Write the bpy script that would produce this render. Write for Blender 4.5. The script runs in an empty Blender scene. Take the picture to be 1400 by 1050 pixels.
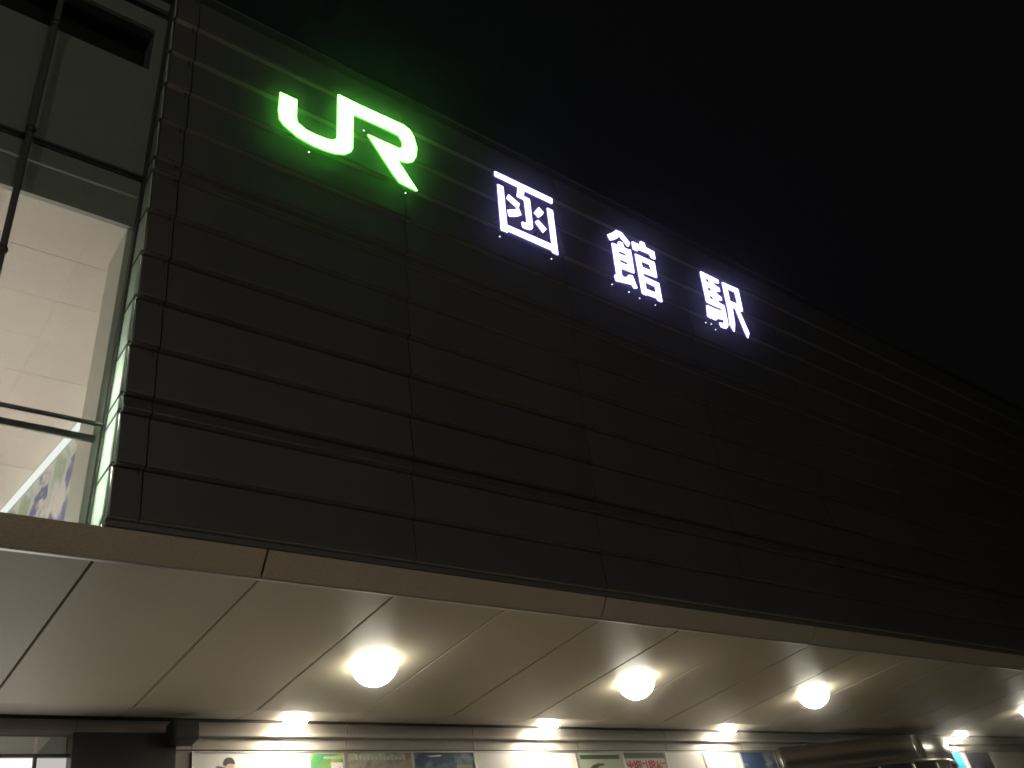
import bpy, bmesh, math, random
from mathutils import Vector, Matrix
from mathutils.geometry import tessellate_polygon

random.seed(7)
scene = bpy.context.scene
COL = scene.collection

# ------------------------------------------------------------------ camera
# All building coordinates below are in units of U metres measured from the
# photographer's eye: x along the facade, y into the building, z up.
U = 1.35
EYE = 1.6
cam_data = bpy.data.cameras.new("camera")
cam_data.sensor_width = 36.0
cam_data.lens = 31.656
cam_data.clip_start = 0.05
cam_data.clip_end = 600.0
cam = bpy.data.objects.new("camera", cam_data)
COL.objects.link(cam)
RIGHT = Vector((0.7748322, -0.59938485, -0.20093))
DOWN = Vector((0.23910466, 0.57209874, -0.78455847))
FWD = Vector((0.58520426, 0.55985786, 0.58659624))
m = Matrix.Identity(4)
for i in range(3):
    m[i][0] = RIGHT[i]; m[i][1] = -DOWN[i]; m[i][2] = -FWD[i]
m[2][3] = EYE
cam.matrix_world = m
scene.camera = cam

# ------------------------------------------------------------------ night sky and moon
world = bpy.data.worlds.new("World")
scene.world = world
world.use_nodes = True
wn = world.node_tree.nodes
bg = wn["Background"]
bg.inputs[0].default_value = (0.0021, 0.0021, 0.0024, 1.0)
bg.inputs[1].default_value = 1.0

moon = bpy.data.lights.new("moon", 'SUN')
moon.energy = 0.004
moon.angle = math.radians(0.5)
moon.color = (0.85, 0.92, 1.0)
moon_o = bpy.data.objects.new("moon", moon)
moon_o.rotation_euler = (math.radians(40), 0, math.radians(-30))
COL.objects.link(moon_o)

scene.view_settings.view_transform = 'Standard'
scene.view_settings.look = 'None'
scene.view_settings.exposure = 0.0
scene.view_settings.gamma = 1.0
scene.view_settings.use_curve_mapping = False
scene.render.engine = 'CYCLES'
scene.cycles.use_denoising = True
scene.cycles.max_bounces = 6
scene.cycles.diffuse_bounces = 4
scene.cycles.sample_clamp_indirect = 6.0
scene.cycles.filter_width = 1.6

# ------------------------------------------------------------------ materials
def new_mat(name):
    mt = bpy.data.materials.new(name)
    mt.use_nodes = True
    return mt, mt.node_tree.nodes, mt.node_tree.links

def surf(name, col, rough=0.5, metal=0.0, var=0.08, scale=3.0, bump=0.0, bscale=60.0, spec=0.5, streak=None, grain=0.0):
    """Painted / metal / stone surface with soft colour wear and fine relief."""
    mt, n, l = new_mat(name)
    b = n["Principled BSDF"]
    b.inputs["Metallic"].default_value = metal
    b.inputs["Specular IOR Level"].default_value = spec
    tc = n.new("ShaderNodeTexCoord")
    mp = n.new("ShaderNodeMapping")
    l.new(tc.outputs["Object"], mp.inputs["Vector"])
    if streak: mp.inputs["Scale"].default_value = streak
    nz = n.new("ShaderNodeTexNoise")
    nz.inputs["Scale"].default_value = scale
    nz.inputs["Detail"].default_value = 6.0
    nz.inputs["Roughness"].default_value = 0.62
    l.new(mp.outputs[0], nz.inputs["Vector"])
    r = n.new("ShaderNodeMapRange")
    r.inputs["From Min"].default_value = 0.25; r.inputs["From Max"].default_value = 0.75
    r.inputs["To Min"].default_value = 1.0 - var; r.inputs["To Max"].default_value = 1.0 + var
    l.new(nz.outputs["Fac"], r.inputs["Value"])
    oi = n.new("ShaderNodeObjectInfo")
    r2 = n.new("ShaderNodeMapRange")
    r2.inputs["To Min"].default_value = 1.0 - var * 0.6; r2.inputs["To Max"].default_value = 1.0 + var * 0.6
    l.new(oi.outputs["Random"], r2.inputs["Value"])
    mm = n.new("ShaderNodeMath"); mm.operation = 'MULTIPLY'
    l.new(r.outputs[0], mm.inputs[0]); l.new(r2.outputs[0], mm.inputs[1])
    if grain:
        gn = n.new("ShaderNodeTexNoise"); gn.inputs["Scale"].default_value = 75.0; gn.inputs["Detail"].default_value = 3.0; gn.inputs["Roughness"].default_value = 0.8
        l.new(tc.outputs["Object"], gn.inputs["Vector"])
        gr = n.new("ShaderNodeMapRange")
        gr.inputs["From Min"].default_value = 0.3; gr.inputs["From Max"].default_value = 0.7
        gr.inputs["To Min"].default_value = 1.0 - grain; gr.inputs["To Max"].default_value = 1.0 + grain
        l.new(gn.outputs["Fac"], gr.inputs["Value"])
        m2 = n.new("ShaderNodeMath"); m2.operation = 'MULTIPLY'
        l.new(mm.outputs[0], m2.inputs[0]); l.new(gr.outputs[0], m2.inputs[1]); mm = m2
    vm = n.new("ShaderNodeVectorMath"); vm.operation = 'SCALE'
    vm.inputs[0].default_value = col
    l.new(mm.outputs[0], vm.inputs["Scale"])
    l.new(vm.outputs[0], b.inputs["Base Color"])
    rr = n.new("ShaderNodeMapRange")
    rr.inputs["To Min"].default_value = max(0.02, rough - 0.12); rr.inputs["To Max"].default_value = min(1.0, rough + 0.12)
    l.new(nz.outputs["Fac"], rr.inputs["Value"])
    l.new(rr.outputs[0], b.inputs["Roughness"])
    if bump:
        bn = n.new("ShaderNodeTexNoise"); bn.inputs["Scale"].default_value = bscale; bn.inputs["Detail"].default_value = 4.0
        l.new(tc.outputs["Object"], bn.inputs["Vector"])
        bp = n.new("ShaderNodeBump"); bp.inputs["Strength"].default_value = bump; bp.inputs["Distance"].default_value = 0.01
        l.new(bn.outputs["Fac"], bp.inputs["Height"]); l.new(bp.outputs[0], b.inputs["Normal"])
    return mt

def emit(name, col, strength):
    mt, n, l = new_mat(name)
    n.remove(n["Principled BSDF"])
    e = n.new("ShaderNodeEmission")
    e.inputs[0].default_value = (*col, 1.0); e.inputs[1].default_value = strength
    l.new(e.outputs[0], n["Material Output"].inputs[0])
    return mt

def clear_glass(name, tint=(0.86, 0.9, 0.88), gloss=0.06):
    mt, n, l = new_mat(name)
    n.remove(n["Principled BSDF"])
    t = n.new("ShaderNodeBsdfTransparent"); t.inputs[0].default_value = (*tint, 1)
    g = n.new("ShaderNodeBsdfGlossy"); g.inputs["Roughness"].default_value = 0.03
    lw = n.new("ShaderNodeLayerWeight"); lw.inputs[0].default_value = 0.5
    pw = n.new("ShaderNodeMath"); pw.operation = 'POWER'; pw.inputs[1].default_value = 5.0
    fr = n.new("ShaderNodeMath"); fr.operation = 'MULTIPLY_ADD'; fr.inputs[1].default_value = 0.9; fr.inputs[2].default_value = 0.035
    l.new(lw.outputs["Facing"], pw.inputs[0]); l.new(pw.outputs[0], fr.inputs[0])
    mx = n.new("ShaderNodeMixShader")
    l.new(fr.outputs[0], mx.inputs[0]); l.new(t.outputs[0], mx.inputs[1]); l.new(g.outputs[0], mx.inputs[2])
    l.new(mx.outputs[0], n["Material Output"].inputs[0])
    return mt

def frosted(name, col):
    mt, n, l = new_mat(name)
    n.remove(n["Principled BSDF"])
    t = n.new("ShaderNodeBsdfTranslucent"); t.inputs[0].default_value = (*col, 1)
    d = n.new("ShaderNodeBsdfDiffuse"); d.inputs[0].default_value = (*col, 1)
    mx = n.new("ShaderNodeMixShader"); mx.inputs[0].default_value = 0.15
    l.new(t.outputs[0], mx.inputs[1]); l.new(d.outputs[0], mx.inputs[2])
    l.new(mx.outputs[0], n["Material Output"].inputs[0])
    return mt

def blotches(name, stops, scale=3.0, stretch=(1, 1, 1), rough=0.35, distort=0.6, seed=0.0):
    """Printed picture: noise run through a colour ramp."""
    mt, n, l = new_mat(name)
    b = n["Principled BSDF"]; b.inputs["Roughness"].default_value = rough
    tc = n.new("ShaderNodeTexCoord"); mp = n.new("ShaderNodeMapping")
    mp.inputs["Scale"].default_value = stretch; mp.inputs["Location"].default_value = (seed, seed * 1.7, seed * 0.6)
    nz = n.new("ShaderNodeTexNoise"); nz.inputs["Scale"].default_value = scale; nz.inputs["Detail"].default_value = 5; nz.inputs["Distortion"].default_value = distort
    cr = n.new("ShaderNodeValToRGB")
    el = cr.color_ramp.elements
    while len(el) < len(stops): el.new(0.5)
    for e, (p, c) in zip(el, stops):
        e.position = p; e.color = (*c, 1)
    l.new(tc.outputs["Object"], mp.inputs[0]); l.new(mp.outputs[0], nz.inputs["Vector"])
    l.new(nz.outputs["Fac"], cr.inputs[0]); l.new(cr.outputs[0], b.inputs["Base Color"])
    return mt

M = {}
M['panel'] = surf('charcoal_panel', (0.058, 0.058, 0.057), 0.5, 0.0, 0.14, 2.2, 0.05, 90, streak=(1, 1, 0.35), grain=0.35)
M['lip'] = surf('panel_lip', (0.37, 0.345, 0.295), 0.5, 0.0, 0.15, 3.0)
M['joint'] = surf('dark_joint', (0.012, 0.012, 0.012), 0.8)
M['flash'] = surf('flashing', (0.075, 0.078, 0.08), 0.5, 0, 0.2, 3)
M['fascia'] = surf('fascia_paint', (0.52, 0.445, 0.33), 0.45, 0.0, 0.10, 2.0, 0.04, 120, streak=(1, 1, 0.4), grain=0.22)
M['soffit'] = surf('soffit_paint', (0.56, 0.50, 0.385), 0.48, 0.0, 0.05, 0.8, spec=0.28, grain=0.12)
M['trim'] = surf('trim_aluminium', (0.62, 0.60, 0.55), 0.35, 0.7, 0.08, 5)
M['strip'] = surf('cove_paint', (0.50, 0.46, 0.39), 0.4, 0, 0.07, 2)
M['header'] = surf('header_paint', (0.30, 0.27, 0.23), 0.35, 0.0, 0.10, 2.5)
M['headlow'] = surf('header_panel', (0.36, 0.335, 0.295), 0.4, 0.0, 0.10, 2.5)
M['black'] = surf('black_paint', (0.014, 0.014, 0.014), 0.5, 0, 0.2, 4)
M['columnblack'] = surf('column_black', (0.02, 0.02, 0.018), 0.35, 0, 0.2, 4)
M['ground'] = surf('asphalt', (0.05, 0.048, 0.046), 0.8, 0, 0.25, 0.6, 0.2, 14)
M['apron'] = surf('apron_paving', (0.33, 0.295, 0.225), 0.7, 0, 0.2, 1.2, 0.2, 20)
M['kerb'] = surf('kerb_stone', (0.30, 0.29, 0.27), 0.8, 0, 0.15, 4, 0.2, 30)
M['glass'] = clear_glass('clear_glass')
M['frost'] = frosted('frosted_glass', (0.80, 0.86, 0.80))
M['frame'] = surf('dark_frame', (0.035, 0.035, 0.032), 0.4, 0.3, 0.1, 6)
M['tube'] = surf('grey_tube', (0.10, 0.10, 0.095), 0.35, 0.4, 0.1, 6)
M['paletube'] = surf('pale_tube', (0.55, 0.53, 0.48), 0.4, 0.2, 0.1, 6)
M['spandrel'] = surf('spandrel_grey', (0.26, 0.255, 0.235), 0.55, 0, 0.08, 2, grain=0.2)
M['ceil'] = surf('atrium_ceiling', (0.60, 0.545, 0.50), 0.6, 0, 0.05, 1.5, 0.03, 80, grain=0.10)
M['pier'] = surf('pier_paint', (0.62, 0.62, 0.56), 0.5, 0, 0.05, 1.5)
M['steel'] = surf('brushed_steel', (0.80, 0.77, 0.72), 0.30, 1.0, 0.03, 0.25)
sb = M['steel'].node_tree.nodes['Principled BSDF']
sb.inputs['Anisotropic'].default_value = 0.85
tg = M['steel'].node_tree.nodes.new('ShaderNodeCombineXYZ'); tg.inputs[2].default_value = 1.0
M['steel'].node_tree.links.new(tg.outputs[0], sb.inputs['Tangent'])
M['white'] = surf('white_print', (0.80, 0.79, 0.77), 0.35, 0, 0.03, 2)
M['room'] = surf('room_paint', (0.60, 0.54, 0.47), 0.6, 0, 0.05, 2)

# ------------------------------------------------------------------ mesh helpers
ABS = {}
def P(x, y, z): return Vector((x * U, y * U, z * U + EYE))

def thing(name, loc, label, cat, group=None):
    o = bpy.data.objects.new(name, None)
    o.empty_display_size = 0.2
    COL.objects.link(o)
    p = P(*loc); o.location = p; ABS[o] = p
    o['label'] = label; o['category'] = cat
    if group: o['group'] = group
    return o

def tag(o, label, cat, group=None):
    o['label'] = label; o['category'] = cat
    if group: o['group'] = group
    return o

def link(name, me, parent=None, origin=Vector((0, 0, 0))):
    o = bpy.data.objects.new(name, me)
    COL.objects.link(o)
    base = ABS[parent] if parent else Vector((0, 0, 0))
    if parent: o.parent = parent
    o.location = origin - base
    ABS[o] = origin.copy()
    return o

def mesh(name, verts, faces, mat, parent=None, smooth=False, origin=None, bevel=0.0, flip=False):
    """verts in building units; origin defaults to their centre."""
    ws = [P(*v) for v in verts]
    if origin is None:
        c = Vector((0, 0, 0))
        for w in ws: c += w
        org = c / len(ws)
    else:
        org = P(*origin)
    me = bpy.data.meshes.new(name)
    me.from_pydata([w - org for w in ws], [], faces)
    bm = bmesh.new(); bm.from_mesh(me)
    bmesh.ops.recalc_face_normals(bm, faces=bm.faces)
    if bevel:
        es = [e for e in bm.edges if len(e.link_faces) == 2 and e.calc_face_angle(0) > 0.5]
        bmesh.ops.bevel(bm, geom=es, offset=bevel, segments=2, affect='EDGES', profile=0.5)
    if smooth:
        for f in bm.faces: f.smooth = True
    bm.to_mesh(me); bm.free()
    if mat: me.materials.append(mat)
    return link(name, me, parent, org)

BOXF = [(0, 1, 2, 3), (7, 6, 5, 4), (0, 4, 5, 1), (1, 5, 6, 2), (2, 6, 7, 3), (3, 7, 4, 0)]
def box(name, a, b, mat, parent=None, bevel=0.0):
    x0, y0, z0 = a; x1, y1, z1 = b
    v = [(x0, y0, z0), (x1, y0, z0), (x1, y1, z0), (x0, y1, z0), (x0, y0, z1), (x1, y0, z1), (x1, y1, z1), (x0, y1, z1)]
    return mesh(name, v, BOXF, mat, parent, bevel=bevel)

def extrude_x(name, prof, x0, x1, mat, parent=None, smooth=False, bevel=0.0):
    """closed (y, z) profile extruded along x"""
    n = len(prof)
    v = [(x0, y, z) for y, z in prof] + [(x1, y, z) for y, z in prof]
    f = [tuple(range(n)), tuple(range(2 * n - 1, n - 1, -1))]
    f += [(i, (i + 1) % n, n + (i + 1) % n, n + i) for i in range(n)]
    return mesh(name, v, f, mat, parent, smooth, bevel=bevel)

def tube(name, a, b, r, mat, parent=None, seg=12):
    A = Vector(a); B = Vector(b); d = (B - A).normalized()
    u = d.orthogonal().normalized(); w = d.cross(u)
    v = []
    for c in (A, B):
        for i in range(seg):
            t = 2 * math.pi * i / seg
            v.append(tuple(c + u * (r * math.cos(t)) + w * (r * math.sin(t))))
    f = [(i, (i + 1) % seg, seg + (i + 1) % seg, seg + i) for i in range(seg)]
    f += [tuple(range(seg)), tuple(range(2 * seg - 1, seg - 1, -1))]
    return mesh(name, v, f, mat, parent)

def lathe(name, c, prof, mat, parent=None, seg=32, smooth=True):
    """prof: list of (radius, dz) around vertical axis at c"""
    v = []; f = []; rows = []
    for r, dz in prof:
        if r < 1e-6:
            rows.append([len(v)]); v.append((c[0], c[1], c[2] + dz))
        else:
            rows.append(list(range(len(v), len(v) + seg)))
            for i in range(seg):
                t = 2 * math.pi * i / seg
                v.append((c[0] + r * math.cos(t), c[1] + r * math.sin(t), c[2] + dz))
    for a, b in zip(rows, rows[1:]):
        for i in range(seg):
            j = (i + 1) % seg
            if len(a) == 1 and len(b) == 1: continue
            if len(a) == 1: f.append((a[0], b[i], b[j]))
            elif len(b) == 1: f.append((a[i], a[j], b[0]))
            else: f.append((a[i], a[j], b[j], b[i]))
    return mesh(name, v, f, mat, parent, smooth, origin=c)

SIGN_STROKES = {
 'emblem': [
  ( [(2.15, 6.231), (2.297, 6.232), (2.297, 6.056), (2.309, 6.007), (2.381, 5.973), (2.471, 5.967), (2.573, 5.975), (2.624, 5.996), (2.649, 6.025), (2.65, 6.488), (2.659, 6.496), (2.884, 6.494), (3.108, 6.502), (3.293, 6.505), (3.35, 6.485), (3.394, 6.425), (3.422, 6.314), (3.41, 6.22), (3.38, 6.15), (3.333, 6.112), (3.282, 6.094), (3.222, 6.084), (3.413, 5.851), (3.395, 5.842), (3.234, 5.854), (3.169, 5.918), (2.931, 6.209), (2.941, 6.216), (3.242, 6.219), (3.272, 6.252), (3.269, 6.309), (3.234, 6.358), (3.106, 6.362), (2.798, 6.356), (2.795, 5.999), (2.775, 5.948), (2.725, 5.9), (2.644, 5.864), (2.554, 5.85), (2.445, 5.846), (2.309, 5.867), (2.193, 5.925), (2.157, 5.967), (2.145, 6.05)] , [] ),
 ],
 'k1': [
  ( [(4.281, 6.467), (4.295, 6.479), (5.002, 6.479), (4.995, 6.413), (4.979, 6.407), (4.64, 6.406), (4.623, 6.339), (4.693, 6.338), (4.699, 6.333), (4.701, 6.069), (4.7, 6.009), (4.681, 5.981), (4.648, 5.961), (4.59, 5.953), (4.564, 5.961), (4.561, 6.012), (4.573, 6.024), (4.613, 6.024), (4.626, 6.04), (4.621, 6.284), (4.607, 6.293), (4.537, 6.292), (4.534, 6.299), (4.557, 6.413), (4.288, 6.415), (4.28, 6.421)] , [] ),
  ( [(4.303, 6.33), (4.314, 6.338), (4.378, 6.338), (4.382, 5.908), (4.917, 5.911), (4.91, 6.324), (4.925, 6.334), (4.989, 6.329), (4.991, 5.816), (4.977, 5.811), (4.915, 5.814), (4.906, 5.834), (4.387, 5.838), (4.378, 5.819), (4.304, 5.816), (4.3, 5.823)] , [] ),
  ( [(4.4, 6.216), (4.433, 6.275), (4.563, 6.223), (4.544, 6.17), (4.569, 6.097), (4.511, 6.054), (4.42, 6.015), (4.41, 6.021), (4.398, 6.082), (4.493, 6.127), (4.524, 6.153)] , [] ),
  ( [(4.731, 6.192), (4.805, 6.29), (4.862, 6.252), (4.84, 6.215), (4.783, 6.156)] , [] ),
  ( [(4.731, 6.087), (4.78, 6.131), (4.875, 6.064), (4.824, 6.002), (4.817, 6.002)] , [] ),
 ],
 'k2': [
  ( [(5.725, 6.346), (5.818, 6.414), (5.876, 6.468), (5.96, 6.472), (6.066, 6.382), (6.032, 6.322), (6.015, 6.319), (5.908, 6.404), (5.871, 6.362), (5.809, 6.317), (5.756, 6.291)] , [] ),
  ( [(5.772, 6.261), (5.79, 6.273), (5.866, 6.28), (5.878, 6.324), (5.901, 6.336), (5.95, 6.337), (5.964, 6.282), (6.029, 6.285), (6.052, 6.296), (6.06, 6.284), (6.059, 6.012), (6.045, 6.001), (5.861, 5.992), (5.857, 5.905), (5.897, 5.899), (5.944, 5.926), (5.944, 5.939), (5.964, 5.953), (6.021, 5.966), (6.065, 5.834), (6.055, 5.824), (6.004, 5.807), (5.979, 5.842), (5.758, 5.805), (5.747, 5.807), (5.739, 5.86), (5.748, 5.874), (5.773, 5.887)] , [[(5.855, 6.204), (5.965, 6.209), (5.974, 6.18), (5.863, 6.173)], [(5.857, 6.104), (5.97, 6.104), (5.973, 6.071), (5.865, 6.071)]] ),
  ( [(6.095, 6.411), (6.112, 6.42), (6.216, 6.42), (6.232, 6.469), (6.25, 6.478), (6.306, 6.477), (6.308, 6.425), (6.442, 6.419), (6.442, 6.331), (6.428, 6.314), (6.368, 6.314), (6.353, 6.351), (6.182, 6.344), (6.164, 6.316), (6.097, 6.314), (6.09, 6.355)] , [] ),
  ( [(6.112, 6.264), (6.126, 6.273), (6.416, 6.276), (6.413, 6.086), (6.398, 6.074), (6.194, 6.061), (6.199, 6.022), (6.429, 6.021), (6.427, 5.796), (6.408, 5.784), (6.351, 5.785), (6.336, 5.806), (6.199, 5.799), (6.184, 5.787), (6.127, 5.787), (6.118, 5.795)] , [[(6.194, 6.204), (6.32, 6.21), (6.334, 6.141), (6.202, 6.137)], [(6.202, 5.953), (6.347, 5.948), (6.345, 5.875), (6.204, 5.872)]] ),
 ],
 'k3': [
  ( [(7.189, 6.44), (7.212, 6.458), (7.515, 6.455), (7.519, 6.434), (7.511, 6.401), (7.413, 6.383), (7.427, 6.355), (7.507, 6.341), (7.501, 6.29), (7.419, 6.272), (7.43, 6.243), (7.507, 6.218), (7.501, 6.176), (7.417, 6.156), (7.434, 6.127), (7.514, 6.122), (7.526, 6.11), (7.524, 5.882), (7.505, 5.84), (7.462, 5.803), (7.429, 5.796), (7.363, 5.796), (7.351, 5.845), (7.423, 5.862), (7.446, 5.877), (7.448, 5.913), (7.337, 5.891), (7.308, 5.858), (7.248, 5.854), (7.237, 5.874), (7.217, 5.849), (7.159, 5.865), (7.182, 6.004), (7.203, 6.017), (7.32, 6.015), (7.446, 6.023), (7.454, 6.053), (7.339, 6.048), (7.206, 6.052), (7.194, 6.064)] , [[(7.272, 6.387), (7.322, 6.391), (7.333, 6.352), (7.276, 6.344)], [(7.274, 6.274), (7.324, 6.278), (7.336, 6.239), (7.277, 6.231)], [(7.278, 6.166), (7.329, 6.17), (7.341, 6.13), (7.282, 6.124)]] ),
  ( [(7.572, 6.439), (7.59, 6.452), (7.872, 6.461), (7.88, 6.447), (7.873, 6.169), (7.863, 6.155), (7.805, 6.142), (7.899, 5.883), (7.853, 5.807), (7.839, 5.801), (7.805, 5.875), (7.723, 6.147), (7.677, 6.145), (7.656, 5.929), (7.613, 5.811), (7.6, 5.804), (7.546, 5.881), (7.572, 6.084)] , [[(7.66, 6.382), (7.787, 6.386), (7.789, 6.23), (7.66, 6.224)]] ),
 ],
}
SIGN_LEDS = {
 'emblem': [(2.423, 5.789), (2.908, 6.261), (3.305, 5.794)] ,
 'k1': [(4.3, 5.761), (4.915, 5.758)] ,
 'k2': [(5.712, 5.763), (5.948, 5.758), (6.098, 5.736), (6.33, 5.735)] ,
 'k3': [(7.139, 5.789), (7.235, 5.803), (7.293, 5.75)] ,
}
# ------------------------------------------------------------------ ground
g = 60.0
ground = mesh('ground', [(-g, -g, -EYE / U), (g, -g, -EYE / U), (g, g, -EYE / U), (-g, g, -EYE / U)], [(0, 1, 2, 3)], M['ground'])
ground['kind'] = 'structure'
# raised paved apron under the canopy, with a kerb towards the plaza
KY = 3.4
apron = box('pavement', (-30, KY + 0.1, -EYE / U - 0.05), (40, 7.26, -EYE / U + 0.11), M['apron'])
apron['kind'] = 'structure'
kerb = box('kerb', (-30, KY, -EYE / U - 0.05), (40, KY + 0.099, -EYE / U + 0.113), M['kerb'])
kerb['kind'] = 'structure'

# ------------------------------------------------------------------ leaning facade wall of overlapping panel courses
LEAN = 0.205
def E(z): return 4.5 - LEAN * (z - 2.72)
COURSES = [2.775, 3.085, 3.415, 3.525, 3.86, 4.19, 4.52, 4.855, 5.18, 5.295, 5.63, 5.965, 6.285, 6.62, 6.94]
XJ = [1.345, 1.512] + [3.36 + 1.82 * i for i in range(13)]
LIP = 0.047
GAP = 0.004
wall = thing('station_wall', (1.345, 4.5, 2.72), 'dark leaning station wall clad in overlapping charcoal panels above the canopy', 'building')
for zb, zt in zip(COURSES, COURSES[1:]):
    d = LIP if zt - zb > 0.2 else LIP * 0.5
    top = E(zt) + LIP * 0.97
    prof = [(E(zb) + 0.075, zb + 0.004), (E(zb) + 0.012, zb), (E(zb) + 0.003, zb + 0.005), (E(zb), zb + 0.016),
            (top, zt - 0.010), (top + 0.012, zt - 0.006), (top + 0.05, zt - 0.006)]
    thin = [(E(zb) + 0.078, zb + 0.004)] + prof[1:5] + [(top + 0.03, zt - 0.010)]
    shared = {}
    for x0, x1 in zip(XJ, XJ[1:]):
        w = round(x1 - x0, 3)
        if w in shared:
            o = link('panel', shared[w], wall, P((x0 + x1) / 2, shared[(w, 'y')], shared[(w, 'z')]))
        else:
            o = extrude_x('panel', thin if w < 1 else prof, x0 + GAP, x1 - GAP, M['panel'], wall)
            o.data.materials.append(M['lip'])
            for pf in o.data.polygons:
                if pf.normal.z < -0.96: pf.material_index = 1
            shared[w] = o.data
            a = (ABS[o] - Vector((0, 0, EYE))) / U
            shared[(w, 'y')] = a.y; shared[(w, 'z')] = a.z
        o.location.y += random.uniform(-0.003, 0.003)
X0, X1 = XJ[0], XJ[-1]
for z in COURSES[1:-1]:
    y = E(z) + LIP * 0.97
    box('joint_light_seal', (X0 + 0.004, y + 0.006, z - 0.016), (XJ[1], y + 0.028, z + 0.016), M['joint'], wall)  # hidden filler added to keep the tube light from leaking through
zb, zt = COURSES[0], COURSES[-1]
extrude_x('backing', [(E(zb) + 0.09, zb), (E(zb) + 0.12, zb), (E(zt) + 0.12, zt - 0.02), (E(zt) + 0.09, zt - 0.02)], XJ[1] - 0.02, X1, M['joint'], wall)
extrude_x('edge_light_seal', [(E(zb) + 0.04, zb), (E(zb) + 0.12, zb), (E(zt) + 0.12, zt - 0.02), (E(zt) + 0.04, zt - 0.02)], XJ[1] - 0.034, XJ[1] - 0.022, M['joint'], wall)  # hidden strip added to stop tube light escaping at the seam
extrude_x('coping', [(E(zt) - 0.012, zt), (E(zt) - 0.012, zt + 0.03), (E(zt) + 0.34, zt + 0.03), (E(zt) + 0.34, zt)], X0, X1, M['panel'], wall)
extrude_x('flashing', [(4.538, 2.738), (4.532, 2.802), (4.60, 2.802), (4.60, 2.738)], X0 - 0.0, X1, M['flash'], wall)

# ------------------------------------------------------------------ canopy: fascia panels, soffit panels, cove strip
CX0, CX1 = 2.31 - 0.966 * 7, 2.31 + 0.966 * 24
MOD = 0.966
canopy = thing('entrance_canopy', (2.31, 4.7, 2.6), 'deep beige canopy with panelled soffit and slanted fascia under the dark wall', 'canopy')
FB, FT = (4.668, 2.604), (4.556, 2.735)
x = CX0 + MOD * 1.0
x = 2.31 - MOD * 6
sh = None
while x < CX1:
    prof = [FB, FT, (FT[0] + 0.02, FT[1] + 0.0), (FB[0] + 0.02, FB[1])]
    if sh is None:
        o = extrude_x('fascia_panel', prof, x + 0.008, x + MOD * 3 - 0.008, M['fascia'], canopy); sh = o
    else:
        c = ABS[sh] + Vector((x - (2.31 - MOD * 6), 0, 0)) * U
        link('fascia_panel', sh.data, canopy, c)
    x += MOD * 3
SY0, SY1 = 4.695, 6.79
sh = st = None
n = int(round((CX1 - CX0) / MOD))
for i in range(n):
    x = CX0 + MOD * i
    if sh is None:
        sh = box('soffit_panel', (x + 0.009, SY0, 2.6), (x + MOD - 0.009, SY1 - 0.004, 2.64), M['soffit'], canopy, bevel=0.004)
        st = extrude_x('cove_panel', [(SY1, 2.603), (7.2, 2.68), (7.2, 2.70), (SY1, 2.623)], x + 0.005, x + MOD - 0.005, M['strip'], canopy)
    else:
        dx = Vector((MOD * i * U, 0, 0))
        q = link('soffit_panel', sh.data, canopy, ABS[sh] + dx)
        q.location.z += random.uniform(-0.0006, 0.0006)
        link('cove_panel', st.data, canopy, ABS[st] + dx)
extrude_x('edge_trim', [(4.672, 2.594), (4.672, 2.603), (4.694, 2.603), (4.694, 2.594)], CX0, CX1, M['trim'], canopy)
box('roof_slab', (CX0, 4.60, 2.708), (CX1, 7.35, 2.73), M['joint'], canopy)
# ------------------------------------------------------------------ atrium glazing left of the wall
GL = 0.263
def G(z): return 4.712 - GL * (z - 3.076)
glz = thing('atrium_glazing', (0.59, 4.78, 2.74), 'leaning glass front of the lit atrium with tubular mullion beside the dark wall', 'window')
def lean_plate(name, x0, x1, z0, z1, off, th, mat, parent):
    return extrude_x(name, [(G(z0) + off, z0), (G(z1) + off, z1), (G(z1) + off + th, z1), (G(z0) + off + th, z0)], x0, x1, mat, parent)
GX = [-2.1, -0.75, 0.59, 1.311]
GZ = [2.74, 3.455, 5.222, 6.99]
for a, b in zip(GX, GX[1:]):
    for c, d in zip(GZ, GZ[1:]):
        lean_plate('pane', a + 0.004, b - 0.004, c + 0.004, d - 0.004, 0.0, 0.008, M['glass'], glz)
for z in GZ[1:3]:
    lean_plate('glass_joint', GX[0], 1.311, z - 0.007, z + 0.007, -0.006, 0.024, M['frame'], glz)
lean_plate('jamb', 1.312, 1.328, 2.74, 6.99, -0.012, 0.05, M['frame'], glz)
for x in (0.59, -0.75):
    t = tube('mullion', (x, G(2.74) - 0.05, 2.74), (x, G(6.99) - 0.05, 6.99), 0.021, M['tube'], glz, 16)
    for z in (3.455, 4.345, 5.222, 6.1):
        c = (x, G(z) - 0.055, z)
        r = 0.032
        lathe('clamp_ball', c, [(0, -r)] + [(r * math.cos(k), r * math.sin(k)) for k in (-1.0, -0.5, 0, 0.5, 1.0)] + [(0, r)], M['frame'], t, 14)
tube('transom', (GX[0], G(5.09) + 0.05, 5.09), (1.30, G(5.09) + 0.05, 5.09), 0.013, M['paletube'], glz)
tube('transom', (GX[0], G(3.398) + 0.07, 3.398), (1.295, G(3.398) + 0.07, 3.398), 0.024, M['tube'], glz)

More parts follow.
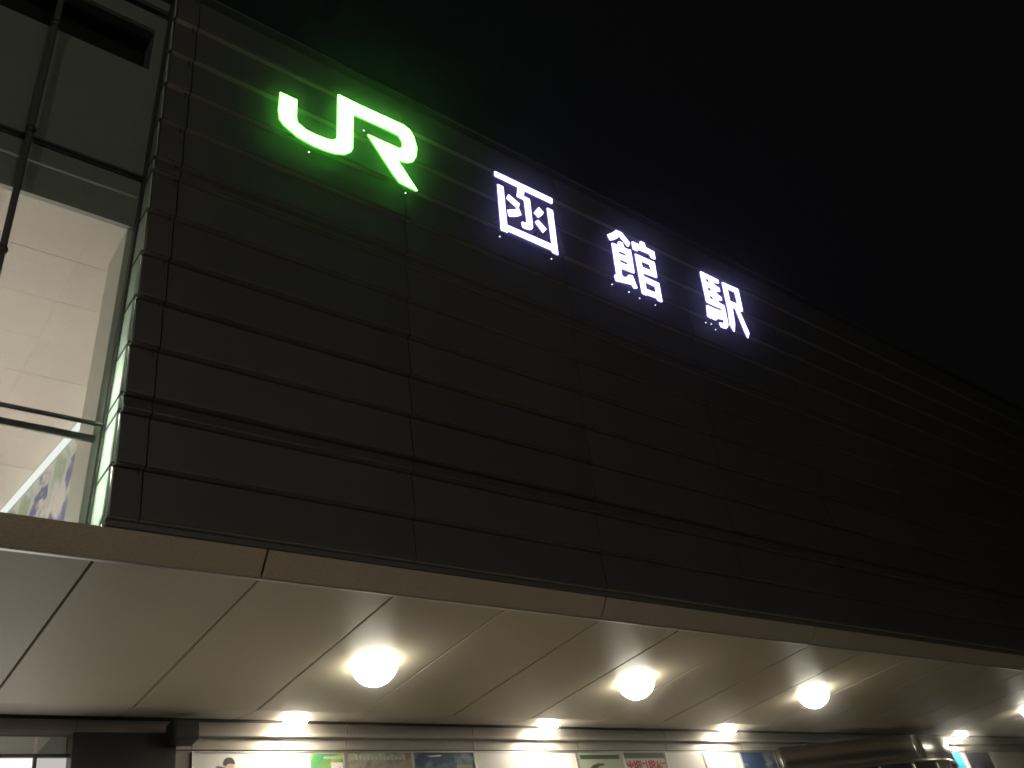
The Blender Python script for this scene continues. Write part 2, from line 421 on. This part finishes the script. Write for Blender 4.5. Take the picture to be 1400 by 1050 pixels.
# frosted side panes between the wall edge and the glass front
zz = [2.75] + COURSES[1:]
for a, b in zip(zz, zz[1:]):
    ya0, ya1 = E(a) + 0.012, G(a) - 0.014
    yb0, yb1 = E(b) + LIP, G(b) - 0.014
    a2, b2 = a + 0.007, b - 0.007
    v = [(1.330, ya0, a2), (1.330, ya1, a2), (1.330, yb1, b2), (1.330, yb0, b2),
         (1.338, ya0, a2), (1.338, ya1, a2), (1.338, yb1, b2), (1.338, yb0, b2)]
    mesh('side_pane', v, BOXF, M['frost'], glz)
    if a > 2.76:
        v = [(1.326, E(a) + 0.02, a - 0.007), (1.326, G(a) - 0.014, a - 0.007), (1.326, G(a) - 0.014, a + 0.007), (1.326, E(a) + 0.02, a + 0.007),
             (1.342, E(a) + 0.02, a - 0.007), (1.342, G(a) - 0.014, a - 0.007), (1.342, G(a) - 0.014, a + 0.007), (1.342, E(a) + 0.02, a + 0.007)]
        mesh('side_bar', v, BOXF, M['tube'], glz)

# ------------------------------------------------------------------ inside the atrium
atr = thing('atrium_interior', (0.6, 5.5, 2.74), 'beige panelled ceiling, pale pier and grey spandrel inside the glass atrium', 'room')
ZC = 4.86
# ceiling tiles
tx = [1.86 - 0.76 * i for i in range(6)]
ty = [4.32 + 0.43 * i for i in range(10)]
shm = None
for i in range(5):
    for j in range(9):
        xa, xb = tx[i + 1], tx[i]
        if shm is None:
            shm = box('ceiling_tile', (xa + 0.0012, ty[j] + 0.0012, ZC), (xb - 0.0012, ty[j + 1] - 0.0012, ZC + 0.004), M['ceil'], atr)
        else:
            link('ceiling_tile', shm.data, atr, ABS[shm] + Vector((-0.76 * i * U, 0.43 * j * U, random.uniform(-0.002, 0.002))))
box('ceiling_slab', (-2.1, 4.33, ZC + 0.006), (1.9, 8.3, ZC + 0.10), M['ceil'], atr)
lean_plate('spandrel', -2.1, 1.318, ZC + 0.0, 6.167, 0.045, 0.03, M['spandrel'], atr)
lean_plate('upper_beam', -2.1, 1.318, 6.545, 6.685, 0.045, 0.03, M['spandrel'], atr)
lean_plate('top_rail', -2.1, 1.318, 6.77, 6.845, 0.045, 0.03, M['spandrel'], atr)
lean_plate('dark_void', -2.1, 1.6, 6.0, 7.1, 0.35, 0.03, M['black'], atr)
lean_plate('pier_return', 1.24, 1.318, 6.167, 6.545, 0.045, 0.2, M['spandrel'], atr)
# pier
lean_plate('pier', 1.282, 1.345, 2.74, 4.85, 0.07, 0.36, M['pier'], atr)
extrude_x('slot_light_plate', [(G(2.74) - 0.012, 2.742), (G(4.85) - 0.012, 4.85), (4.975, 4.85), (4.975, 2.742)], 1.347, 1.353, M['pier'], atr)  # hidden plate added to keep the tube light out of the atrium
extrude_x('end_wall', [(G(2.74), 2.74), (G(6.99), 6.99), (8.5, 6.99), (8.5, 2.74)], -2.2, -2.12, M['spandrel'], atr)
box('roof', (-2.2, 3.72, 7.0), (1.9, 8.5, 7.06), M['black'], atr)
# mural wall, runs back from the facade
MA, MB = (1.862, 4.95), (1.44, 8.45)
def along(t): return (MA[0] + (MB[0] - MA[0]) * t, MA[1] + (MB[1] - MA[1]) * t)
def wall_strip(name, t0, t1, z0, z1, off, th, mat, parent):
    (xa, ya), (xb, yb) = along(t0), along(t1)
    v = [(xa + off, ya, z0), (xb + off, yb, z0), (xb + off + th, yb, z0), (xa + off + th, ya, z0),
         (xa + off, ya, z1), (xb + off, yb, z1), (xb + off + th, yb, z1), (xa + off + th, ya, z1)]
    return mesh(name, v, BOXF, mat, parent)
M['mural'] = blotches('mural_print', [(0.0, (0.85, 0.80, 0.80)), (0.40, (0.86, 0.78, 0.74)), (0.455, (0.16, 0.18, 0.40)), (0.50, (0.22, 0.24, 0.46)), (0.53, (0.85, 0.83, 0.84)),
                                      (0.60, (0.80, 0.86, 0.86)), (0.66, (0.42, 0.55, 0.42)), (0.74, (0.85, 0.72, 0.66))], 1.1, (1, 1, 0.9), 0.5, 0.5, 3.4)
for k in range(5):
    wall_strip('mural_panel', k * 0.2 + 0.001, k * 0.2 + 0.199, 2.74, 4.74, 0.0, 0.03, M['mural'], atr)
wall_strip('side_wall', 0, 1, 2.74, ZC, 0.034, 0.03, M['pier'], atr)
box('back_wall', (-2.1, 8.46, 2.74), (1.9, 8.5, ZC), M['ceil'], atr)
box('slot_wall', (1.347, 4.98, 2.74), (1.86, 5.0, 4.85), M['pier'], atr)
M['cove'] = emit('cove_light', (1.0, 0.97, 0.93), 1.3)
wall_strip('cove_light', 0.05, 0.99, 4.76, 4.82, -0.035, 0.03, M['cove'], atr)
M['warmtube'] = emit('warm_tube', (1.0, 0.87, 0.75), 180.0)
M['greentube'] = emit('green_tube', (0.88, 1.0, 0.82), 330.0)
for x in (-1.1, -0.1, 1.15):  # unseen uplights, added to light the ceiling and mural
    t = thing('added_uplight', (x, 5.9, 2.74), ['leftmost', 'middle', 'rightmost'][[-1.1, -0.1, 1.15].index(x)] + ' unseen warm uplight, added behind the fascia to light the atrium', 'uplight', 'unseen uplights added on the atrium floor')
    box('trough', (x - 0.3, 5.85, 2.74), (x + 0.3, 5.95, 2.79), M['tube'], t)
    tube('lamp_tube', (x - 0.28, 5.9, 2.82), (x + 0.28, 5.9, 2.82), 0.022, M['warmtube'], t)
t = thing('added_uplight', (0.95, 7.4, 2.74), 'unseen warm uplight farthest back, added to light the mural wall of the atrium', 'uplight', 'unseen uplights added on the atrium floor')
box('trough', (0.9, 7.0, 2.74), (1.0, 7.8, 2.79), M['tube'], t)
tube('lamp_tube', (0.95, 7.03, 2.82), (0.95, 7.77, 2.82), 0.022, M['warmtube'], t)
t = thing('added_tube_light', (1.46, 4.66, 2.74), 'unseen greenish tube added behind the frosted side panes to make them glow', 'tube light')  # hidden tube, added so the side panes glow
tube('lamp_tube', (1.46, 4.66, 2.78), (1.46, 4.43, 3.8), 0.02, M['greentube'], t)
box('lamp_base', (1.42, 4.62, 2.74), (1.50, 4.70, 2.78), M['tube'], t)

# ------------------------------------------------------------------ shop front under the canopy
front = thing('shopfront_header', (6.0, 7.3, -EYE / U), 'long beige header band and wall behind the row of posters', 'wall')
HX = [-3.5, -0.2, 2.05] + [2.95 + 1.42 * i - 0.0 for i in range(0, 15)]
for a, b in zip(HX, HX[1:]):
    extrude_x('header_panel', [(7.262, 2.585), (7.255, 2.672), (7.30, 2.672), (7.30, 2.585)], a + 0.004, b - 0.004, M['header'], front)
    if b > 2.06:
        box('lower_panel', (a + 0.004, 7.29, 2.462), (b - 0.004, 7.32, 2.552), M['headlow'], front)
box('rail', (-3.5, 7.235, 2.554), (HX[-1], 7.30, 2.583), M['headlow'], front, bevel=0.006)
box('wall', (2.04, 7.322, -EYE / U), (HX[-1], 7.40, 2.70), M['room'], front)
box('dark_gap', (-3.5, 7.30, 2.66), (HX[-1], 7.321, 2.74), M['black'], front)

# entrance glazing on the left
ent = thing('entrance_glazing', (1.0, 7.3, -EYE / U), 'glazed station entrance with lit interior at the lower left corner', 'entrance')
EZ = -EYE / U
ex = [-3.4, -2.5, -1.6, -0.7, 0.2, 1.0, 1.789, 2.03]
for a, b in zip(ex, ex[1:]):
    box('pane', (a + 0.012, 7.296, 2.425), (b - 0.012, 7.302, 2.553), M['glass'], ent)
    box('mullion', (a - 0.012, 7.27, EZ), (a + 0.012, 7.32, 2.40), M['frame'], ent)
box('transom', (-3.4, 7.27, 2.40), (2.03, 7.32, 2.424), M['frame'], ent)
M['litpane'] = emit('lit_pane', (1.0, 0.98, 0.93), 1.25)
M['litpane2'] = emit('lit_pane_dim', (1.0, 0.93, 0.88), 0.55)
for k, (a, b) in enumerate(zip(ex, ex[1:])):
    box('lit_pane', (a + 0.012, 7.296, EZ + 0.1), (b - 0.012, 7.302, 2.40), M['litpane'] if k == 5 else M['litpane2'], ent)
box('lobby_ceiling', (-3.4, 7.33, 2.74), (2.03, 10.0, 2.78), M['room'], ent)
box('lobby_wall', (2.03, 7.41, EZ), (2.06, 10.0, 2.74), M['spandrel'], ent)
box('lobby_back_wall', (-3.4, 10.0, EZ), (2.06, 10.05, 2.74), M['room'], ent)
M['lobby'] = emit('lobby_lamp', (1.0, 0.9, 0.78), 5.0)
box('lobby_lamp', (-1.0, 8.2, 2.3), (1.4, 8.26, 2.34), M['lobby'], ent)

# dark column and loudspeaker box beside the entrance
colm = thing('column', (2.4, 7.2, EZ), 'square black column standing between the entrance glass and the posters', 'column')
box('shaft', (2.005, 7.16, EZ + 0.12), (2.775, 7.289, 2.548), M['columnblack'], colm, bevel=0.008)
box('plinth', (1.985, 7.14, EZ), (2.795, 7.289, EZ + 0.12), M['columnblack'], colm, bevel=0.006)
spk = thing('wall_speaker', (2.77, 7.1, 2.4), 'small black loudspeaker box under the soffit above the black column', 'speaker')
box('cabinet', (2.685, 6.99, 2.44), (2.89, 7.16, 2.60), M['black'], spk, bevel=0.012)
box('grille', (2.70, 6.983, 2.455), (2.875, 6.989, 2.585), M['frame'], spk, bevel=0.004)
box('bracket', (2.74, 7.161, 2.47), (2.80, 7.254, 2.53), M['frame'], spk)
# ------------------------------------------------------------------ posters
PZ1, PZ0 = 2.448, 1.55
M['p_green'] = blotches('print_green', [(0.0, (0.05, 0.20, 0.07)), (0.45, (0.08, 0.28, 0.11)), (0.6, (0.40, 0.50, 0.10)), (0.8, (0.60, 0.60, 0.12))], 2.0, (1, 1, 1.5))
M['p_pale'] = blotches('print_pale', [(0.0, (0.36, 0.35, 0.30)), (0.5, (0.44, 0.43, 0.37)), (0.64, (0.30, 0.24, 0.20)), (0.8, (0.46, 0.44, 0.39))], 5.0)
M['p_blue'] = blotches('print_blue', [(0.0, (0.02, 0.04, 0.09)), (0.5, (0.04, 0.08, 0.15)), (0.66, (0.20, 0.28, 0.34)), (0.8, (0.35, 0.4, 0.42))], 3.2, (1, 1, 1.6))
M['p_mint'] = surf('print_mint', (0.52, 0.58, 0.47), 0.35, 0, 0.04, 2)
M['p_dkgreen'] = surf('print_dark_green', (0.07, 0.12, 0.05), 0.4, 0, 0.15, 20)
M['p_grey'] = surf('print_grey', (0.10, 0.12, 0.11), 0.4, 0, 0.15, 20)
M['p_pink'] = surf('print_pink', (0.72, 0.62, 0.58), 0.4, 0, 0.04, 3)
M['p_red'] = surf('print_red', (0.50, 0.03, 0.05), 0.4, 0, 0.1, 9)
M['p_sky'] = blotches('print_sky', [(0.0, (0.02, 0.05, 0.13)), (0.5, (0.03, 0.08, 0.18)), (0.62, (0.35, 0.40, 0.46)), (0.8, (0.6, 0.62, 0.64))], 2.2, (1, 1, 1.7), seed=1.3)
M['p_leaf'] = blotches('print_leaf', [(0.0, (0.8, 0.82, 0.78)), (0.45, (0.7, 0.78, 0.66)), (0.6, (0.12, 0.38, 0.10)), (0.8, (0.05, 0.22, 0.05))], 4.0)
M['p_cyan'] = surf('print_cyan', (0.04, 0.32, 0.62), 0.35, 0, 0.08, 3)
M['p_navy'] = blotches('print_navy', [(0.0, (0.012, 0.014, 0.03)), (0.55, (0.02, 0.025, 0.05)), (0.7, (0.08, 0.09, 0.12)), (0.9, (0.2, 0.2, 0.22))], 4.0, seed=2.0)
M['p_cream'] = surf('print_cream', (0.74, 0.70, 0.60), 0.4, 0, 0.04, 3)
M['p_hair'] = surf('print_hair', (0.05, 0.035, 0.04), 0.5)
M['p_coat'] = surf('print_coat', (0.14, 0.15, 0.20), 0.5, 0, 0.3, 12)
M['p_skin'] = surf('print_skin', (0.62, 0.45, 0.38), 0.5)

def poster(x0, x1, mat, label, z1=PZ1):
    t = thing('poster', ((x0 + x1) / 2, 7.3, PZ0), label, 'poster', 'posters on the wall under the canopy')
    box('sheet', (x0 + 0.012, 7.298, PZ0 + 0.012), (x1 - 0.012, 7.306, z1 - 0.008), mat, t)
    f = 0.008
    for a, b in (((x0 + 0.002, 7.29, PZ0), (x0 + 0.012, 7.318, z1)), ((x1 - 0.012, 7.29, PZ0), (x1 - 0.002, 7.318, z1)),
                 ((x0 + 0.012, 7.29, z1 - f), (x1 - 0.012, 7.318, z1)), ((x0 + 0.012, 7.29, PZ0), (x1 - 0.012, 7.318, PZ0 + f + 0.004))):
        box('frame', a, b, M['trim'], t)
    return t

def flat(name, pts, mat, parent, lift=0.001):
    y = 7.298 - lift
    n = len(pts)
    v = [(a, y, b) for a, b in pts] + [(a, y + lift * 0.8, b) for a, b in pts]
    f = [tuple(range(n)), tuple(range(2 * n - 1, n - 1, -1))] + [(i, (i + 1) % n, n + (i + 1) % n, n + i) for i in range(n)]
    return mesh(name, v, f, mat, parent)

def disc(cx, cz, rx, rz, n=16): return [(cx + rx * math.cos(2 * math.pi * i / n), cz + rz * math.sin(2 * math.pi * i / n)) for i in range(n)]
def rect(a, b, c, d): return [(a, c), (b, c), (b, d), (a, d)]

p = poster(2.95, 3.65, M['white'], 'white poster showing a dark haired person, just right of the black column')
flat('print_coat', [(3.02, 2.10), (3.30, 2.10), (3.27, 2.27), (3.245, 2.315), (3.20, 2.33), (3.165, 2.335), (3.10, 2.28)], M['p_coat'], p)
flat('print_face', disc(3.265, 2.335, 0.042, 0.05), M['p_skin'], p, 0.002)
flat('print_hair', [(3.215, 2.35), (3.225, 2.385), (3.25, 2.402), (3.29, 2.398), (3.312, 2.37), (3.312, 2.345), (3.285, 2.352), (3.25, 2.35), (3.235, 2.33)], M['p_hair'], p, 0.003)
p = poster(3.65, 4.34, M['white'], 'white poster with a green and yellow corner, second from the black column')
flat('print_field', rect(4.0, 4.322, 1.7, 2.43), M['p_green'], p)
flat('print_label', rect(4.20, 4.315, 2.22, 2.355), M['white'], p, 0.002)
flat('print_mark', [(4.262, 2.24), (4.305, 2.24), (4.284, 2.32)], M['p_dkgreen'], p, 0.003)
for k in range(11):
    flat('print_letter', rect(4.13 + 0.016 * k, 4.142 + 0.016 * k, 2.385, 2.405 + 0.006 * (k % 2)), M['p_mint'], p, 0.002)
p = poster(4.34, 5.06, M['p_pale'], 'pale grey beige poster with faint printing left of the dark blue one')
for k in range(14):
    flat('print_letter', rect(4.40 + 0.042 * k, 4.43 + 0.042 * k, 2.375, 2.405 + 0.01 * ((k * 5) % 3)), M['p_mint'], p, 0.002)
p = poster(5.06, 5.79, M['p_blue'], 'dark blue poster left of the wide blown out white one')
flat('reflection_streak', [(5.22, 2.408), (5.27, 2.398), (5.37, 2.402), (5.40, 2.41), (5.38, 2.42), (5.30, 2.414)], M['white'], p, 0.002)  # reflection on the poster, drawn as a white shape
for k in range(8):
    flat('print_letter', rect(5.56 + 0.024 * k, 5.576 + 0.024 * k, 2.29, 2.325), M['p_pale'], p, 0.002)
poster(5.79, 7.16, M['white'], 'double width white poster under the second small ceiling lamp')
p = poster(7.16, 7.87, M['p_mint'], 'pale green poster with a dark green title bar')
flat('print_bar', rect(7.21, 7.81, 2.37, 2.415), M['p_dkgreen'], p)
flat('print_swirl', [(7.28, 2.24), (7.36, 2.30), (7.45, 2.325), (7.55, 2.325), (7.54, 2.30), (7.47, 2.295), (7.42, 2.27), (7.36, 2.265), (7.30, 2.21)], M['p_dkgreen'], p)
p = poster(7.87, 8.58, M['p_pink'], 'poster with big red characters under a grey strip')
flat('print_bar', rect(7.885, 8.55, 2.375, 2.438), M['p_grey'], p)
def glyph(cx, rows, w, h, z1):
    nr = len(rows); nc = len(rows[0])
    for r, row in enumerate(rows):
        c = 0
        while c < nc:
            if row[c] == '#':
                e = c
                while e + 1 < nc and row[e + 1] == '#': e += 1
                flat('print_stroke', rect(cx + c * w / nc, cx + (e + 1) * w / nc, z1 - (r + 1) * h / nr, z1 - r * h / nr), M['p_red'], p, 0.002)
                c = e + 1
            else: c += 1
SHU = ["..#..", "#.#.#", "#####", "..#..", "#.#.#", "#.#.#", "#####"]
NI = ["#....", "#.###", "#....", "#....", "#.#..", "#.###", "#...."]
EX = ["#", "#", "#", "#", ".", "#", "#"]
KAN = ["#.###", "###.#", "#.###", "###.#", "#.###", "####.", "#.#.#"]
GEN = ["..#..", "#.#.#", ".###.", "#####", ".#.#.", ".#.#.", "#...#"]
glyph(7.91, SHU, 0.10, 0.15, 2.35); glyph(8.02, KAN, 0.10, 0.15, 2.35); glyph(8.13, NI, 0.07, 0.15, 2.35); glyph(8.215, EX, 0.018, 0.15, 2.35)
glyph(8.26, KAN, 0.10, 0.15, 2.35); glyph(8.37, GEN, 0.09, 0.15, 2.35); glyph(8.47, NI, 0.06, 0.15, 2.35)
poster(8.58, 9.26, M['white'], 'plain white poster right of the red lettered one')
p = poster(9.26, 9.97, M['white'], 'white poster with green leaves along its right side')
flat('print_leaves', [(9.80, 1.7), (9.955, 1.7), (9.955, 2.43), (9.74, 2.43), (9.78, 2.3), (9.75, 2.15)], M['p_leaf'], p)
poster(9.97, 10.69, M['p_sky'], 'dark blue poster with a white cloud beside the steel drum')
poster(15.32, 15.72, M['p_cyan'], 'bright cyan poster just right of the steel drum')
poster(15.85, 16.72, M['p_navy'], 'nearly black poster between the cyan and the cream posters')
poster(16.8, 18.4, M['p_cream'], 'wide cream poster at the right edge')

# ------------------------------------------------------------------ curved steel drum over the side entrance
drum = thing('steel_drum', (13.0, 7.2, EZ), 'curved stainless steel drum of the side entrance under the soffit', 'entrance')
CP = [(10.2, 7.45), (10.75, 7.305), (11.6, 7.08), (12.4, 6.86), (13.2, 6.72), (13.9, 6.72), (14.5, 6.86), (14.9, 7.06), (15.08, 7.305), (15.1, 7.6)]
def spline(cp, k=6):
    out = []
    for i in range(1, len(cp) - 2):
        p0, p1, p2, p3 = (Vector(cp[i + j]) for j in (-1, 0, 1, 2))
        for s in range(k):
            t = s / k
            out.append(0.5 * ((2 * p1) + (p2 - p0) * t + (2 * p0 - 5 * p1 + 4 * p2 - p3) * t * t + (3 * p1 - p0 - 3 * p2 + p3) * t ** 3))
    out.append(Vector(cp[-2]))
    return out
DP = spline(CP)
def ribbon(name, pts, z0, z1, inset, mat, parent, smooth=True):
    n = len(pts); v = []; f = []
    for p_ in pts: v += [(p_.x, p_.y + inset, z0), (p_.x, p_.y + inset, z1)]
    for i in range(n - 1): f.append((2 * i, 2 * i + 2, 2 * i + 3, 2 * i + 1))
    o = mesh(name, v, f, mat, parent, smooth)
    md = o.modifiers.new('thick', 'SOLIDIFY'); md.thickness = 0.01; md.offset = -1
    return o
ribbon('steel_band', DP[:20], 2.16, 2.495, 0.0, M['steel'], drum)
ribbon('steel_band', DP[19:], 2.16, 2.495, 0.002, M['steel'], drum)
ribbon('bottom_rim', DP, 2.12, 2.158, -0.012, M['steel'], drum)
n = len(DP)
mesh('drum_underside', [(p_.x, p_.y + 0.01, 2.125) for p_ in DP], [tuple(range(n))], M['black'], drum)
mesh('drum_lid', [(p_.x, p_.y + 0.012, 2.49) for p_ in DP], [tuple(range(n))], M['black'], drum)
for i in range(2, n - 2, 5):
    q = DP[i]
    tube('post', (q.x, q.y + 0.05, EZ), (q.x, q.y + 0.05, 2.12), 0.025, M['steel'], drum)
    if i + 5 < n:
        r_ = DP[i + 5]
        mesh('pane', [(q.x + 0.03, q.y + 0.05, EZ), (r_.x - 0.03, r_.y + 0.05, EZ), (r_.x - 0.03, r_.y + 0.05, 2.12), (q.x + 0.03, q.y + 0.05, 2.12)], [(0, 1, 2, 3)], M['glass'], drum)

# ------------------------------------------------------------------ ceiling lamps
M['lampL'] = emit('downlight_lens', (1.0, 0.94, 0.79), 18.0)
M['lampS'] = emit('small_lens', (1.0, 0.90, 0.72), 160.0)
def downlight(x, y, z, r, h, mat, label, group):
    t = thing('ceiling_downlight', (x, y, z), label, 'ceiling lamp', group)
    lathe('bezel', (x, y, z), [(r * 1.01, 0.012), (r * 1.05, 0.0), (r * 1.05, -0.004), (r * 1.01, -0.005), (r * 1.01, 0.012)], M['white'], t, 40)
    prof = [(r * math.cos(a), -0.001 - h * math.sin(a)) for a in [k * math.pi / 2 / 8 for k in range(8)]] + [(0, -0.001 - h)]
    lathe('lens', (x, y, z), prof, mat, t, 40)
    return t
for x, lab in ((3.76, 'largest round lamp in the soffit, nearest the viewer'), (6.66, 'second largest round soffit lamp, below the middle of the wall'),
               (9.6, 'third round soffit lamp, left of the steel drum'), (15.35, 'round soffit lamp cut by the right edge of the picture')):
    downlight(x, 5.76, 2.6, 0.18, 0.175, M['lampL'], lab, 'large round lamps in the canopy soffit')  # domes enlarged to the size of the lamps' bloom
for x, lab in ((3.77, 'small lamp at the back of the soffit above the green cornered poster'), (6.66, 'small lamp at the back of the soffit above the wide white poster'),
               (9.62, 'small lamp at the back of the soffit left of the steel drum'), (15.6, 'small lamp at the back of the soffit right of the steel drum')):
    downlight(x, 7.09, 2.632, 0.105, 0.03, M['lampS'], lab, 'small lamps along the back of the soffit')

# ------------------------------------------------------------------ illuminated sign letters
M['sign_green'] = emit('sign_green', (0.17, 1.0, 0.10), 15.0)
M['sign_white'] = emit('sign_white', (0.40, 0.36, 1.0), 6.5)
M['ret_green'] = emit('sign_return_green', (0.10, 1.0, 0.06), 0.9)  # letter sides given a faint glow for the halo
M['ret_white'] = emit('sign_return_white', (0.35, 0.33, 1.0), 0.22)
M['led'] = emit('sign_led', (0.9, 0.95, 1.0), 2.0)
F_OFF, B_OFF = -0.09, -0.076
def solid(name, outer, holes, mat, parent):
    loops = [outer] + holes
    flat_pts = [q for lp in loops for q in lp]
    tris = tessellate_polygon([[Vector((a, b, 0)) for a, b in lp] for lp in loops])
    n = len(flat_pts)
    v = [(a, E(b) + F_OFF, b) for a, b in flat_pts] + [(a, E(b) + B_OFF, b) for a, b in flat_pts]
    f = [tuple(t) for t in tris] + [tuple(n + i for i in reversed(t)) for t in tris]
    s = 0
    for lp in loops:
        k = len(lp)
        f += [(s + i, s + (i + 1) % k, n + s + (i + 1) % k, n + s + i) for i in range(k)]
        s += k
    o = mesh(name, v, f, mat, parent)
    o.data.materials.append(M['ret_green'] if mat is M['sign_green'] else M['ret_white'])
    for pf in o.data.polygons:
        if not pf.normal.y < -0.7: pf.material_index = 1
    big = max(tris, key=lambda t: abs((flat_pts[t[1]][0] - flat_pts[t[0]][0]) * (flat_pts[t[2]][1] - flat_pts[t[0]][1]) - (flat_pts[t[2]][0] - flat_pts[t[0]][0]) * (flat_pts[t[1]][1] - flat_pts[t[0]][1])))
    cx = sum(flat_pts[i][0] for i in big) / 3; cz = sum(flat_pts[i][1] for i in big) / 3
    tube('standoff', (cx, E(cz) + B_OFF + 0.001, cz), (cx, E(cz) + 0.06, cz), 0.006, M['frame'], o, 8)
    return o
INFO = {'emblem': ('railway_emblem', 'glowing green two letter railway emblem on the dark wall', 'sign', 'sign_green'),
        'k1': ('sign_character', 'glowing white boxy character nearest the green emblem', 'sign letter', 'sign_white'),
        'k2': ('sign_character', 'glowing white dense middle character of the station name', 'sign letter', 'sign_white'),
        'k3': ('sign_character', 'glowing white last character of the station name, farthest right', 'sign letter', 'sign_white')}
for key, strokes in SIGN_STROKES.items():
    nm, lab, cat, mk = INFO[key]
    xs = [a for o_, h_ in strokes for a, b in o_]; zs = [b for o_, h_ in strokes for a, b in o_]
    cx = (min(xs) + max(xs)) / 2; zb_ = min(zs)
    t = thing(nm, (cx, E(zb_), zb_), lab, cat, None if key == 'emblem' else 'glowing white characters of the station name')
    for o_, h_ in strokes: solid('stroke', o_, h_, M[mk], t)
    for a, b in SIGN_LEDS[key]:
        y = E(b) - 0.07
        L = tube('drain_light', (a, y, b), (a, y + 0.004, b + 0.006), 0.006, M['led'], t, 10)

# ------------------------------------------------------------------ unseen plaza lamp posts, added behind the viewer to light fascia and wall
M['globe'] = emit('plaza_globe', (1.0, 0.90, 0.75), 270.0)
def unseen_plaza_lamp(x, y, label):
    t = thing('unseen_plaza_lamp', (x, y, EZ), label, 'street lamp', 'unseen lamp posts added on the station plaza')
    h = 3.7
    lathe('post', (x, y, EZ), [(0, 0), (0.12, 0.0), (0.12, 0.04), (0.06, 0.1), (0.045, 0.5), (0.032, h - EZ - 0.2), (0.06, h - EZ - 0.17), (0.06, h - EZ - 0.14), (0, h - EZ - 0.14)], M['frame'], t, 16)
    r = 0.16
    lathe('globe', (x, y, h), [(0, -r)] + [(r * math.cos(k), r * math.sin(k)) for k in [-1.3 + 2.6 * j / 10 for j in range(11)]] + [(0, r)], M['globe'], t, 20)
unseen_plaza_lamp(1.2, -5.2, 'unseen globe lamp post added straight behind the viewer to light the wall')
unseen_plaza_lamp(12.0, -16.0, 'unseen globe lamp post added to the right behind the viewer to brighten the wall')
unseen_plaza_lamp(-5.5, -3.5, 'unseen globe lamp post added to the left behind the viewer to light the wall')

# ------------------------------------------------------------------ scattering volume added to give lamps and sign a bloom-like glow
hz = bpy.data.materials.new('bloom_volume'); hz.use_nodes = True
hn = hz.node_tree.nodes; hn.remove(hn["Principled BSDF"])
pv = hn.new("ShaderNodeVolumePrincipled")
pv.inputs["Color"].default_value = (1, 1, 1, 1)
pv.inputs["Density"].default_value = 0.005
pv.inputs["Anisotropy"].default_value = 0.987
hz.node_tree.links.new(pv.outputs[0], hn["Material Output"].inputs["Volume"])
bloom_haze = box('bloom_haze', (-62, -62, -EYE / U - 0.8), (62, 62, 9.0), hz)
bloom_haze['kind'] = 'stuff'
